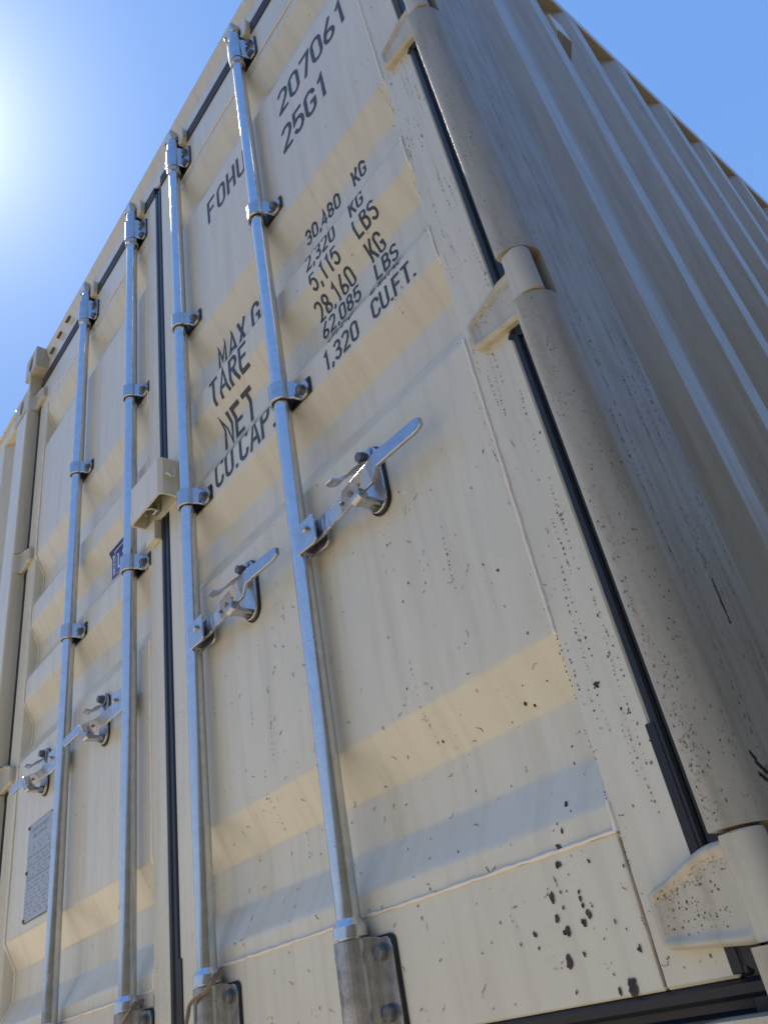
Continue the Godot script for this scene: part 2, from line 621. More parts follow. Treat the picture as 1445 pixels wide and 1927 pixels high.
func door_dirt(d: Node3D, right: bool) -> void:
	var s := kit()
	var x0 := 0.03 if right else -1.14
	var x1 := 1.148 if right else -0.03
	for i in 3600 if right else 700:
		var x := rng.randf_range(x0, x1)
		var y := 0.16 + 2.55 * pow(rng.randf(), 1.7)
		var w := pow(clampf((x - x0) / (x1 - x0), 0.0, 1.0), 2.0) if right else 0.25
		if rng.randf() > (0.12 + 0.88 * w) * clampf(0.55 + 1.6 * buckle.get_noise_2d(x * 500.0, y * 220.0), 0.0, 1.0):
			continue
		var r := 0.00045 + 0.0011 * pow(rng.randf(), 3.0)
		speck(s, on_door(x, y), Vector3.RIGHT, Vector3.UP, r, grime(0.9), rng.randf_range(0.8, 2.4))
	# drip lines of small spots
	for i in 70 if right else 14:
		var x := rng.randf_range(1.06, 1.14) if right and rng.randf() < 0.6 else rng.randf_range(x0 + 0.1, x1)
		var y := rng.randf_range(0.3, 1.9)
		var dx := rng.randf_range(-0.02, 0.02)
		var n := rng.randi_range(6, 22)
		for k in n:
			y -= rng.randf_range(0.002, 0.012)
			if y < 0.16:
				break
			x += rng.randf_range(-0.0012, 0.0012) + dx * 0.01
			speck(s, on_door(x, y), Vector3.RIGHT, Vector3.UP, rng.randf_range(0.0005, 0.0013), grime(1.6), rng.randf_range(1.0, 1.8))
	# curled threads of dried mud
	for i in 150 if right else 24:
		var x := rng.randf_range(0.2, 1.13) if right else rng.randf_range(x0, x1)
		var y := 0.17 + 0.75 * pow(rng.randf(), 1.4) if right else rng.randf_range(0.3, 2.3)
		var a := rng.randf() * TAU
		var step := rng.randf_range(0.0012, 0.0026)
		for k in rng.randi_range(3, 7):
			speck(s, on_door(x, y), Vector3.RIGHT, Vector3.UP, rng.randf_range(0.0006, 0.0011), Color(0.03, 0.026, 0.026))
			a += rng.randf_range(-0.9, 0.9)
			x += cos(a) * step
			y += sin(a) * step
	if right:
		# splashes low on the right
		var big := [1.001, .347, 16, 1.009, .337, 6, .988, .328, 6, .992, .319, 12, .983, .303, 22, .953, .254, 24, .968, .258, 8, .977, .257, 6, .993, .253, 12, .993, .245, 14, .994, .239, 14, .998, .230, 20, .989, .224, 22, .963, .218, 24]
		big += [.954, .234, 20, .955, .190, 30, .978, .193, 10, .915, .224, 16, 1.051, .187, 14, 1.01, .203, 6, 1.029, .157, 34, 1.027, .152, 30, 1.011, .153, 14, .975, .286, 20, 1.019, .280, 10, .916, .209, 8, .954, .160, 8, 1.102, .457, 18, 1.005, .665, 12, .969, .487, 14, .981, .479, 10, 1.017, .498, 6, .78, .579, 8, .808, .49, 10]
		for i in range(0, big.size(), 3):
			var o := Vector2(big[i], big[i + 1])
			var r: float = big[i + 2] * 0.00019
			for k in 6:
				var p := o + Vector2(rng.randfn(0, 0.28), rng.randfn(0, 0.5)) * r
				speck(s, on_door(p.x, maxf(p.y, 0.15)), Vector3.RIGHT, Vector3.UP, r * rng.randf_range(0.4, 0.8), Color(0.035, 0.03, 0.032).lerp(Color(0.09, 0.07, 0.065), rng.randf()), 1.2)
	put("dirt_specks", s, M.dirt, d, "", "stuff")


func post_dirt(parent: Node3D) -> void:
	var s := kit()
	for i in 3400:
		var y := 0.26 + 2.5 * pow(rng.randf(), 2.2)
		var u := absf(rng.randfn(0.0, 0.5))
		var o: Vector3
		var side: Vector3
		if u < 1.0:
			var a := PI / 2 * (1.0 - u)
			o = Vector3(1.200 + cos(a) * 0.0424, y, sin(a) * 0.0464)
			side = Vector3(sin(a), 0, -cos(a))
		else:
			o = Vector3(XS + 0.0004, y, -0.18 * (u - 1.0) / 1.4)
			side = Vector3.FORWARD
		var bad := rng.randf() > clampf(0.5 + 1.6 * buckle.get_noise_2d(u * 60.0, y * 220.0), 0.0, 1.0)
		for h in HINGE_Y:
			bad = bad or absf(y - h) < 0.055
		if bad or o.z < -0.17:
			continue
		speck(s, o, side, Vector3.UP, 0.0003 + 0.0008 * pow(rng.randf(), 3.0), grime(0.8), rng.randf_range(0.8, 2.6))
	for i in 60:   # drip lines down the flat of the post
		var z := rng.randf_range(-0.165, -0.005)
		var y := rng.randf_range(0.4, 2.5)
		for k in rng.randi_range(5, 24):
			y -= rng.randf_range(0.003, 0.02)
			if y < 0.3:
				break
			z += rng.randf_range(-0.0006, 0.0006)
			var bad := false
			for h in HINGE_Y:
				bad = bad or absf(y - h) < 0.055
			if not bad:
				speck(s, Vector3(XS + 0.0005, y, z), Vector3.FORWARD, Vector3.UP, rng.randf_range(0.0004, 0.0010), grime(1.2), rng.randf_range(1.5, 5.0))
	# scuffs and the loose brush marks low on the side
	for m in [[.543, -.090, .485, -.087, .0016], [.537, -.113, .495, -.113, .0005], [.465, -.116, .406, -.108, .0007], [.308, -.004, .300, -.018, .0016], [.318, -.010, .308, -.024, .0016], [.329, -.003, .322, -.009, .0018], [.319, -.006, .309, -.020, .0013], [.273, -.006, .263, -.014, .003]]:
		for k in 26:
			var f := k / 25.0
			speck(s, Vector3(XS + 0.0006 + k * 0.00001, lerpf(m[0], m[2], f), lerpf(m[1], m[3], f)), Vector3.FORWARD, Vector3.UP, m[4] * rng.randf_range(0.7, 1.2), Color(0.02, 0.022, 0.03), 1.4)
	put("dirt_specks", s, M.dirt, parent, "", "stuff")


# ---------------------------------------------------------------- the doors
func bolt(d: Node3D, x: float, y: float, z: float, turn := 0.0) -> void:
	var o := MeshInstance3D.new()
	o.mesh = bolt_mesh
	o.material_override = M.steel
	hang("bolt", o, d)
	o.position = Vector3(x, y, z)
	o.rotation.z = turn


func make_bolt() -> void:
	var s := kit()
	var t := Transform3D(Basis(Vector3.RIGHT, Vector3.BACK, Vector3.DOWN), Vector3.ZERO)
	lathe(s, [Vector2(0, 0), Vector2(0.0115, 0), Vector2(0.0115, 0.002), Vector2(0, 0.002)], t, 20)
	var hexa := PackedVector2Array()
	for i in 6:
		hexa.append(Vector2.from_angle(TAU * i / 6) * 0.0098)
	plate(s, hexa, Transform3D(), 0.002, 0.012, 0.002)
	s.generate_normals()
	bolt_mesh = s.commit()


# a steel strap bent over the rod, with a lug on one side; heights differ between ring and lug
func strap(s: SurfaceTool, rx: float, side: float, y0: float, y1: float, ly0: float, ly1: float, reach: float, round_end: float) -> void:
	var path := []
	for i in range(0, 4):                   # short far lug
		path.append([Vector2(-0.044 + i * 0.0055, 0.005), y0, y1])
	for i in 15:
		var a := PI - PI * i / 14.0
		path.append([Vector2(cos(a) * 0.0235, 0.026 + sin(a) * 0.0235), y0, y1])
	var n := 10
	for i in n + 1:
		var f := float(i) / n
		var e := smoothstep(0.0, 0.45, f)
		var x := lerpf(0.0255, reach, f)
		var z := lerpf(0.022, 0.005, smoothstep(0.0, 0.3, f))
		var lo := lerpf(y0, ly0, e)
		var hi := lerpf(y1, ly1, e)
		var tail := clampf((x - (reach - round_end)) / round_end, 0.0, 1.0)
		var cut := round_end * (1.0 - sqrt(maxf(0.0, 1.0 - tail * tail)))
		path.append([Vector2(x, z), lo + minf(cut, (hi - lo) * 0.42), hi - minf(cut, (hi - lo) * 0.42)])
	var rings := []
	for i in path.size():
		var p: Vector2 = path[i][0]
		var d: Vector2 = (path[mini(i + 1, path.size() - 1)][0] - path[maxi(i - 1, 0)][0]).normalized()
		var nrm := Vector2(-d.y, d.x)
		if nrm.y < -0.3:
			nrm = -nrm
		var a := p + nrm * 0.0025
		var b := p - nrm * 0.0025
		var lo: float = path[i][1]
		var hi: float = path[i][2]
		var ring := []
		for v in [[a, lo + 0.001], [a, hi - 0.001], [a.lerp(b, 0.25), hi], [b, hi], [b, lo], [a.lerp(b, 0.25), lo]]:
			ring.append(Vector3(rx + side * v[0].x, v[1], v[0].y))
		rings.append(ring)
	loft(s, rings)


func make_rod(d: Node3D, rx: float, side: float) -> void:
	var s := kit()
	lathe(s, [Vector2(0.018, 0.10), Vector2(0.018, 2.80)], at(rx, 0, 0.026), 40)
	put("lock_rod", s, M.zinc, d)
	# brackets half way
	for y in [1.300, 1.915]:
		s = kit()
		strap(s, rx, 1.0, y - 0.022, y + 0.024, y - 0.032, y + 0.01, 0.069, 0.019)
		put("rod_bracket", s, M.dull_zinc, d)
		s = kit()
		box(s, Vector3(rx - 0.046, y - 0.03, -0.001), Vector3(rx + 0.072, y + 0.012, 0.003), 0.001)
		cyl(s, Vector3(rx - 0.030, y - 0.008, 0.032), Vector3(rx - 0.017, y - 0.008, 0.032), 0.0042, 12, 0.001)
		put("bracket_liner", s, M.rubber, d)
		bolt(d, rx + 0.049, y - 0.011, 0.0075, 0.3)
	# long housings near both ends
	for hh in [[2.648, 2.746, 2.63, 2.726, 0.066], [0.128, 0.272, 0.128, 0.268, 0.0635]]:
		s = kit()
		strap(s, rx, 1.0, hh[0], hh[1], hh[2], hh[3], hh[4], 0.014)
		put("rod_keeper", s, M.dull_zinc, d)
		s = kit()
		plate(s, rrect(rx - 0.045, hh[2] - 0.003, rx + hh[4] + 0.004, hh[3] + 0.003, 0.012), at(0, 0), 0.0003, 0.003)
		for y in [hh[0] + 0.016, hh[1] - 0.018]:
			cyl(s, Vector3(rx - 0.031, y, 0.032), Vector3(rx - 0.017, y, 0.032), 0.0048, 12, 0.001)
		put("keeper_liner", s, M.rubber, d)
		var bx: float = rx + hh[4] - 0.019
		bolt(d, bx, hh[3] - 0.018, 0.0075, 0.1)
		bolt(d, bx, hh[2] + (0.05 if hh[0] < 1.0 else 0.018), 0.0075, 0.5)
	s = kit()
	lathe(s, [Vector2(0.018, 2.622), Vector2(0.0235, 2.628), Vector2(0.0235, 2.646), Vector2(0.018, 2.646)], at(rx, 0, 0.026), 40)
	put("rod_collar", s, M.dull_zinc, d)
	s = kit()
	lathe(s, [Vector2(0.018, 0.300), Vector2(0.0245, 0.290), Vector2(0.0255, 0.275), Vector2(0.018, 0.275)], at(rx, 0, 0.026), 40)
	put("rod_collar", s, M.zinc, d)
	# the cam that bites behind the keeper on the header
	s = kit()
	lathe(s, [Vector2(0.020, 2.746), Vector2(0.0205, 2.79), Vector2(0.016, 2.80), Vector2(0.016, 2.815), Vector2(0, 2.82)], at(rx, 0, 0.026), 28)
	var cam := PackedVector2Array([Vector2(-0.018, 0.0), Vector2(0.016, 0.0), Vector2(0.018, 0.02), Vector2(0.008, 0.03), Vector2(0.012, 0.05), Vector2(0.004, 0.056), Vector2(-0.004, 0.046), Vector2(-0.008, 0.034), Vector2(-0.028, 0.036), Vector2(-0.038, 0.028), Vector2(-0.036, 0.016), Vector2(-0.022, 0.012)])
	plate(s, cam, at(rx, 2.812, 0.012), 0.0, 0.03, 0.004)
	put("lock_cam", s, M.dull_zinc, d)


func bar_ring(c: Vector3, h: float, t: float, tilt: float) -> Array:
	var up := Vector3(0, cos(tilt), sin(tilt))
	var n := Vector3(0, -sin(tilt), cos(tilt))
	var ring := []
	var e := minf(t, h) * 0.35
	for q in [[h - e, t], [h, t - e], [h, -t + e], [h - e, -t], [-h + e, -t], [-h, -t + e], [-h, t - e], [-h + e, t]]:
		ring.append(c + up * q[0] + n * q[1])
	return ring


func make_handle(d: Node3D, rx: float, side: float) -> void:
	var s := kit()
	var secs := [[.022, .930, .026, .0195, 0.0], [.068, .930, .026, .0195, 0.0], [.084, .929, .028, .018, 0.08], [.104, .924, .033, .0155, 0.2], [.130, .917, .040, .0135, 0.3], [.150, .916, .044, .0140, 0.35], [.172, .918, .048, .0155, 0.4], [.215, .923, .050, .0165, 0.4], [.243, .927, .049, .0175, 0.3], [.2435, .927, .049, .0175, 0.28], [.262, .943, .0475, .0142, 0.06], [.2625, .9432, .0475, .0142, 0.05], [.30, .943, .046, .0134, 0.0], [.354, .942, .045, .0130, 0.0], [.366, .942, .045, .0116, 0.0], [.374, .942, .045, .0072, 0.0]]
	var rings := []
	for k in secs:
		rings.append(bar_ring(Vector3(rx + side * k[0], k[1], k[2]), k[3], 0.0040, k[4]))
	loft(s, rings)
	# dark discs standing for the shaded holes in the broad part
	put("handle", s, M.forged, d)
	for q in [[.163, .9175], [.19, .9205], [.215, .9235]]:
		s = kit()
		cyl(s, Vector3(rx + side * q[0], q[1], 0.044), Vector3(rx + side * q[0], q[1] - 0.0035, 0.0532), 0.0060 if q[0] == .19 else 0.0038, 14, 0.0005)
		put("rivet_or_hole", s, M.steel, d)
	# the forked lug on the rod
	s = kit()
	for z in [0.010, 0.038]:
		var p := PackedVector2Array()
		for v in [[.006, -.030], [.060, -.032], [.068, -.024], [.068, .026], [.062, .030], [.006, .026]]:
			p.append(Vector2(rx + side * v[0], .930 + v[1]))
		plate(s, p, at(0, 0), z, z + 0.0042, 0.001)
	var bx := [rx + side * 0.010, rx + side * 0.022]
	box(s, Vector3(minf(bx[0], bx[1]), .902, 0.0142), Vector3(maxf(bx[0], bx[1]), .954, 0.038), 0.0)
	cyl(s, Vector3(rx + side * .044, .936, 0.041), Vector3(rx + side * .044, .936, 0.0495), 0.0068, 18, 0.0015)
	put("handle_lug", s, M.dull_zinc, d)
	# plate on the door that holds the handle
	s = kit()
	plate(s, pill(0.054, 0.140), at(rx + side * .206, .951), -0.001, 0.0025, 0.0, true)
	put("retainer_liner", s, M.rubber, d)
	s = kit()
	plate(s, pill(0.049, 0.134), at(rx + side * .205, .952), 0.0025, 0.0085, 0.0012, true)
	put("handle_retainer", s, M.dull_zinc, d)
	bolt(d, rx + side * .202, .898, 0.0085, 0.2)
	bolt(d, rx + side * .197, 1.002, 0.0155, 0.4)
	# curled catch above, cradle below
	s = kit()
	var cup := []
	for v in [[1.014, .010, .018], [.988, .0135, .018], [.980, .020, .018], [.973, .034, .018], [.966, .044, .0165], [.957, .052, .015], [.952, .062, .013], [.954, .074, .009]]:
		cup.append(v)
	rings = []
	for i in cup.size():
		var v: Array = cup[i]
		var a := Vector2(cup[mini(i + 1, cup.size() - 1)][0], cup[mini(i + 1, cup.size() - 1)][1]) - Vector2(cup[maxi(i - 1, 0)][0], cup[maxi(i - 1, 0)][1])
		var n := Vector2(-a.y, a.x).normalized() * 0.002
		var cx: float = rx + side * (.198 - 0.034 * smoothstep(2.0, 7.0, float(i)))
		var ring := []
		for q in [[-1.0, 1.0], [1.0, 1.0], [1.0, -1.0], [-1.0, -1.0]]:
			ring.append(Vector3(cx + q[0] * v[2], v[0] + n.x * q[1], v[1] + n.y * q[1]))
		rings.append(ring)
	loft(s, rings)
	put("handle_catch", s, M.forged, d)
	s = kit()
	cyl(s, Vector3(rx + side * .190, .902, .046), Vector3(rx + side * .217, .905, .047), 0.0115, 20, 0.002)
	box(s, Vector3(rx + side * .204 - .012, .893, .0086), Vector3(rx + side * .204 + .012, .904, .046), 0.002)
	put("handle_cradle", s, M.forged, d)


func make_hinge(d: Node3D, side: float, yc: float) -> void:
	var s := kit()
	var nu := 40
	var nv := 22
	var grid := []
	for i in nu + 1:
		var u := float(i) / nu
		var x := lerpf(-0.131, -0.004, u)
		var f := clampf((x + 0.131) / 0.09, 0.0, 1.0)
		var corner := 0.010 * (1.0 - sqrt(maxf(0.0, 1.0 - pow(1.0 - clampf((x + 0.131) / 0.012, 0.0, 1.0), 2.0))))
		var lo := lerpf(-0.037, -0.046, f) + corner
		var hi := lerpf(0.019, 0.044, smoothstep(0.0, 1.0, f)) - corner
		var row := []
		for j in nv + 1:
			var v := float(j) / nv
			var y := lerpf(lo, hi, v)
			var edge := minf(minf(y - lo, hi - y), x + 0.131)
			var rim := smoothstep(0.0, 0.0035, edge) * (1.0 - smoothstep(0.007, 0.013, edge))
			var z := 0.0105 + 0.0045 * rim + 0.002 * smoothstep(0.0, 0.002, edge)
			z = lerpf(z, 0.041, smoothstep(-0.034, -0.014, x))
			row.append(Vector3(side * (TUBE.x + x), yc + y, z))
		grid.append(row)
	s.set_smooth_group(1)
	for i in nu:
		for j in nv:
			face(s, [grid[i][j], grid[i + 1][j], grid[i + 1][j + 1], grid[i][j + 1]], Vector3.BACK)
	s.set_smooth_group(-1)
	for i in nu:
		for j in [0, nv]:
			var a: Vector3 = grid[i][j]
			var b: Vector3 = grid[i + 1][j]
			face(s, [a, b, Vector3(b.x, b.y, 0.0), Vector3(a.x, a.y, 0.0)], Vector3.DOWN if j == 0 else Vector3.UP)
	for j in nv:
		var a: Vector3 = grid[0][j]
		var b: Vector3 = grid[0][j + 1]
		face(s, [a, b, Vector3(b.x, b.y, 0.0), Vector3(a.x, a.y, 0.0)], Vector3(-side, 0, 0))
	# knuckle and pin
	cyl(s, Vector3(side * TUBE.x, yc - 0.046, TUBE.y), Vector3(side * TUBE.x, yc + 0.045, TUBE.y), 0.0198, 32, 0.002)
	put("hinge", s, M.worn, d)
	s = kit()
	cyl(s, Vector3(side * TUBE.x, yc - 0.052, TUBE.y), Vector3(side * TUBE.x, yc + 0.052, TUBE.y), 0.011, 16)
	put("hinge_pin", s, M.rust, d)
	if side > 0.0:
		s = kit()
		for i in 170 if yc < 0.5 else 40:
			var p: Vector3 = grid[rng.randi_range(3, nu - 14)][rng.randi_range(4, nv - 4)]
			speck(s, Vector3(p.x + rng.randf_range(-.0015, .0015), p.y + rng.randf_range(-.0015, .0015), maxf(p.z, 0.0112) + 0.0004), Vector3.RIGHT, Vector3.UP, 0.0003 + 0.0010 * pow(rng.randf(), 2.5), grime(0.5), 1.3)
		for i in 110:
			var p: Vector3 = grid[rng.randi_range(4, nu - 10)][nv - rng.randi_range(3, 6)]
			speck(s, Vector3(p.x + rng.randf_range(-.002, .002), p.y + rng.randf_range(-.001, .001), p.z + 0.0006), Vector3.RIGHT, Vector3.UP, rng.randf_range(0.0004, 0.0012), Color(0.34, 0.20, 0.07).lerp(Color(0.45, 0.34, 0.2), rng.randf()), 0.8)
		put("dirt_specks", s, M.dirt, d, "", "stuff")
	s = kit()
	var tab := PackedVector2Array()
	for v in [[-.064, -.046], [-.072, -.050], [-.074, -.056], [-.068, -.061], [-.058, -.060], [-.05, -.066], [-.036, -.075], [-.036, -.044]]:
		tab.append(Vector2(side * (TUBE.x + v[0]), yc + v[1]))
	plate(s, tab, at(0, 0), 0.0004, 0.0012)  # flat dark patch drawn for the leaf notch where the seal shows
	put("notch_patch", s, M.rubber, d)


func seam(s: SurfaceTool, pts: Array, r := 0.0022) -> void:
	var all := []
	for i in pts.size() - 1:
		var n := maxi(1, int(pts[i].distance_to(pts[i + 1]) / 0.012))
		for k in n:
			all.append(pts[i].lerp(pts[i + 1], float(k) / n) + Vector3(rng.randf_range(-1, 1), rng.randf_range(-1, 1), 0) * 0.0006)
	all.append(pts[-1])
	sweep(s, all, r, 6, 0.3)


func make_door(c: Node3D, right: bool) -> Node3D:
	var x0 := 0.025 if right else -1.156
	var x1 := 1.150 if right else -0.018
	var i0 := 0.098 if right else -1.062
	var i1 := 1.066 if right else -0.091
	var s := kit()
	box(s, Vector3(x0, 0.147, -0.05), Vector3(i0, 2.769, 0.0), 0.003)
	box(s, Vector3(i1, 0.147, -0.05), Vector3(x1, 2.769, 0.0), 0.003)
	box(s, Vector3(i0 + 0.0004, 0.147, -0.05), Vector3(i1 - 0.0004, 0.300, -0.0006), 0.002)
	box(s, Vector3(i0 + 0.0004, 2.614, -0.05), Vector3(i1 - 0.0004, 2.769, -0.0006), 0.002)
	var d := put("door", s, M.paint, c, "right-hand door leaf, painted with the long block of weights" if right else "left-hand door leaf with metal data plate and blue sticker")
	# pressed skin
	s = kit()
	var ys := [0.300]
	for g in GROOVES.slice(0):
		for e in g:
			for w in [-0.0052, -0.003, -0.001, 0.001, 0.003, 0.0052]:
				ys.append(e + w)
	ys.append(2.614)
	for k in 74:
		ys.append(0.31 + k * 0.031)
	ys.sort()
	var nx := 36
	s.set_smooth_group(1)
	for i in ys.size() - 1:
		for j in nx:
			var q := []
			for e in [[j, i], [j + 1, i], [j + 1, i + 1], [j, i + 1]]:
				var x: float = lerpf(i0, i1, e[0] / float(nx))
				q.append(Vector3(x, ys[e[1]], sheet(x, ys[e[1]]) - 0.0018))
			face(s, q, Vector3.BACK)
	s.set_smooth_group(-1)
	put("panel", s, M.paint, d)
	# weld beads where skin meets frame
	s = kit()
	for x in [i0, i1]:
		var pts := []
		for y in ys:
			pts.append(Vector3(x, y, soft_skin(y)))
		seam(s, pts, 0.0035)
	seam(s, [Vector3(i0, 0.300, 0), Vector3(i1, 0.300, 0)], 0.0024)
	seam(s, [Vector3(i0, 2.614, 0), Vector3(i1, 2.614, 0)], 0.0019)
	put("weld_bead", s, M.weld, d)
	for x in [i0, i1]:
		s = kit()
		seam(s, [Vector3(x, 0.150, -0.0003), Vector3(x + 0.001, 0.22, -0.0003), Vector3(x, 0.292, -0.0008)], 0.0014)
		put("rust_line", s, M.stain, d)
	# black rubber seal with two lips round the leaf
	s = kit()
	var gx: float = 1.150 if right else -1.156
	var sg := 1.0 if right else -1.0
	var a0 := minf(gx, sg * 1.196)
	var a1 := maxf(gx, sg * 1.196)
	box(s, Vector3(a0 + 0.0005, 0.096, -0.045), Vector3(a1, 2.826, -0.004), 0.002)
	box(s, Vector3(minf(gx, gx + sg * 0.013), 0.147, -0.02), Vector3(maxf(gx, gx + sg * 0.013), 2.769, 0.0012), 0.003)
	box(s, Vector3(minf(gx - sg * 0.006, gx + sg * 0.006), 0.150, -0.001), Vector3(maxf(gx - sg * 0.006, gx + sg * 0.006), 0.392, 0.0022), 0.0008)
	box(s, Vector3(x0, 2.7695, -0.045), Vector3(x1, 2.826, -0.006), 0.002)
	for y in [2.770, 2.789, 2.808]:
		box(s, Vector3(x0, y, -0.02), Vector3(x1, y + 0.017, 0.0035), 0.004)
	box(s, Vector3(x0, 0.085, -0.045), Vector3(x1, 0.1465, -0.010), 0.002)
	box(s, Vector3(x0, 0.130, -0.02), Vector3(x1 + (0.03 if right else 0.0), 0.1462, 0.001), 0.004)
	box(s, Vector3(x0, 0.106, -0.02), Vector3(x1 + (0.03 if right else 0.0), 0.122, -0.004), 0.004)
	if right:
		box(s, Vector3(-0.0175, 0.10, -0.045), Vector3(0.0245, 2.769, -0.006), 0.002)
		box(s, Vector3(-0.0165, 0.12, -0.02), Vector3(0.002, 2.769, 0.0025), 0.004)
		box(s, Vector3(0.0045, 0.12, -0.02), Vector3(0.0242, 2.769, 0.0018), 0.004)
		box(s, Vector3(0.020, 0.10, -0.001), Vector3(0.034, 0.336, 0.0030), 0.001)
	put("gasket", s, M.rubber, d)
	for rx in [RODS[2], RODS[3]] if right else [RODS[0], RODS[1]]:
		make_rod(d, rx, 1.0 if right else -1.0)
		make_handle(d, rx, 1.0 if right else -1.0)
	for y in HINGE_Y:
		make_hinge(d, sg, y)
	door_dirt(d, right)
	return d


func right_door_marks(d: Node3D) -> void:
	lettering(d, "FOHU", 0.322, 2.216, 0.098, 1.0, 0.125, "dark painted letters FOHU in the top row")
	lettering(d, "207061", 0.716, 2.216, 0.098, 0.93, 0.125, "dark painted digits 207061 in the top row")
	lettering(d, "25G1", 0.708, 2.055, 0.098, 0.93, 0.125, "dark painted code 25G1")
	lettering(d, "MAX.GR.", 0.262, 1.683, 0.084, 1.0, 0.13, "dark painted words MAX.GR.")
	lettering(d, "TARE", 0.266, 1.537, 0.084, 1.0, 0.13, "dark painted word TARE")
	lettering(d, "NET", 0.264, 1.417, 0.092, 1.0, 0.13, "dark painted word NET")
	lettering(d, "CU.CAP.", 0.266, 1.283, 0.082, 1.0, 0.13, "dark painted words CU.CAP.")
	var rows := [["30,480", "KG", 1.727, .694], ["2,320", "KG", 1.590, .716], ["5,115", "LBS", 1.528, .718], ["28,160", "KG", 1.468, .694], ["62,085", "LBS", 1.414, .694], ["37.4", "CU.M.", 1.345, .738], ["1,320", "CU.FT.", 1.280, .720]]
	for r in rows:
		var h := 0.046 if r[0] != "1,320" else 0.050
		lettering(d, r[0], r[3], r[2], h, 0.98, 0.135, "dark painted figure %s" % r[0])
		lettering(d, r[1], 0.882, r[2], h, 0.94, 0.135, "dark painted unit %s after %s" % [r[1], r[0]])
	# the lock box over the gap between the doors: open below, a bent loop on its end
	var s := kit()
	var t := 0.005
	var bx0 := -0.088
	var bx1 := 0.088
	var y0 := 1.378
	var y1 := 1.493
	var p := PackedVector2Array([Vector2(bx0, 0.001), Vector2(bx1, 0.001), Vector2(bx1, 0.046), Vector2(bx1 - 0.010, 0.056), Vector2(bx0 + 0.006, 0.056), Vector2(bx0, 0.050)])
	var up := Transform3D(Basis(Vector3(1, 0, 0), Vector3(0, 0, 1), Vector3(0, 1, 0)), Vector3.ZERO)
	plate(s, p, up, y1 - t, y1, 0.001)
	for i in range(1, 6):       # walls, each with its own thickness
		var a := p[i]
		var b := p[(i + 1) % 6]
		if i == 5:
			b = p[0]
		var q := inset(p, t)
		plate(s, PackedVector2Array([a, b, q[(i + 1) % 6], q[i]]), up, y0, y1 - t)
	box(s, Vector3(bx0 + 0.001, 1.371, 0.0008), Vector3(bx1 - 0.001, y1 - 0.006, 0.0055))
	put("lock_box", s, M.paint, d)
	s = kit()
	var loop := [Vector3(.084, 1.441, .038), Vector3(.096, 1.438, .037), Vector3(.102, 1.431, .034), Vector3(.103, 1.425, .030), Vector3(.103, 1.424, .025), Vector3(.103, 1.428, .021), Vector3(.102, 1.438, .018), Vector3(.100, 1.452, .017)]
	sweep(s, loop, 0.0038, 8)
	put("shackle_loop", s, M.paint, d)
	s = kit()
	loop = []
	for i in 10:
		var a := PI * i / 9.0
		loop.append(Vector3(-0.04 + 0.018 * cos(a), 1.404, 0.02 + 0.018 * sin(a)))
	sweep(s, loop, 0.0045, 8)
	box(s, Vector3(-0.03, 1.388, 0.008), Vector3(-0.005, 1.42, 0.02), 0.002)
	put("lock_staple", s, M.dull_zinc, d)


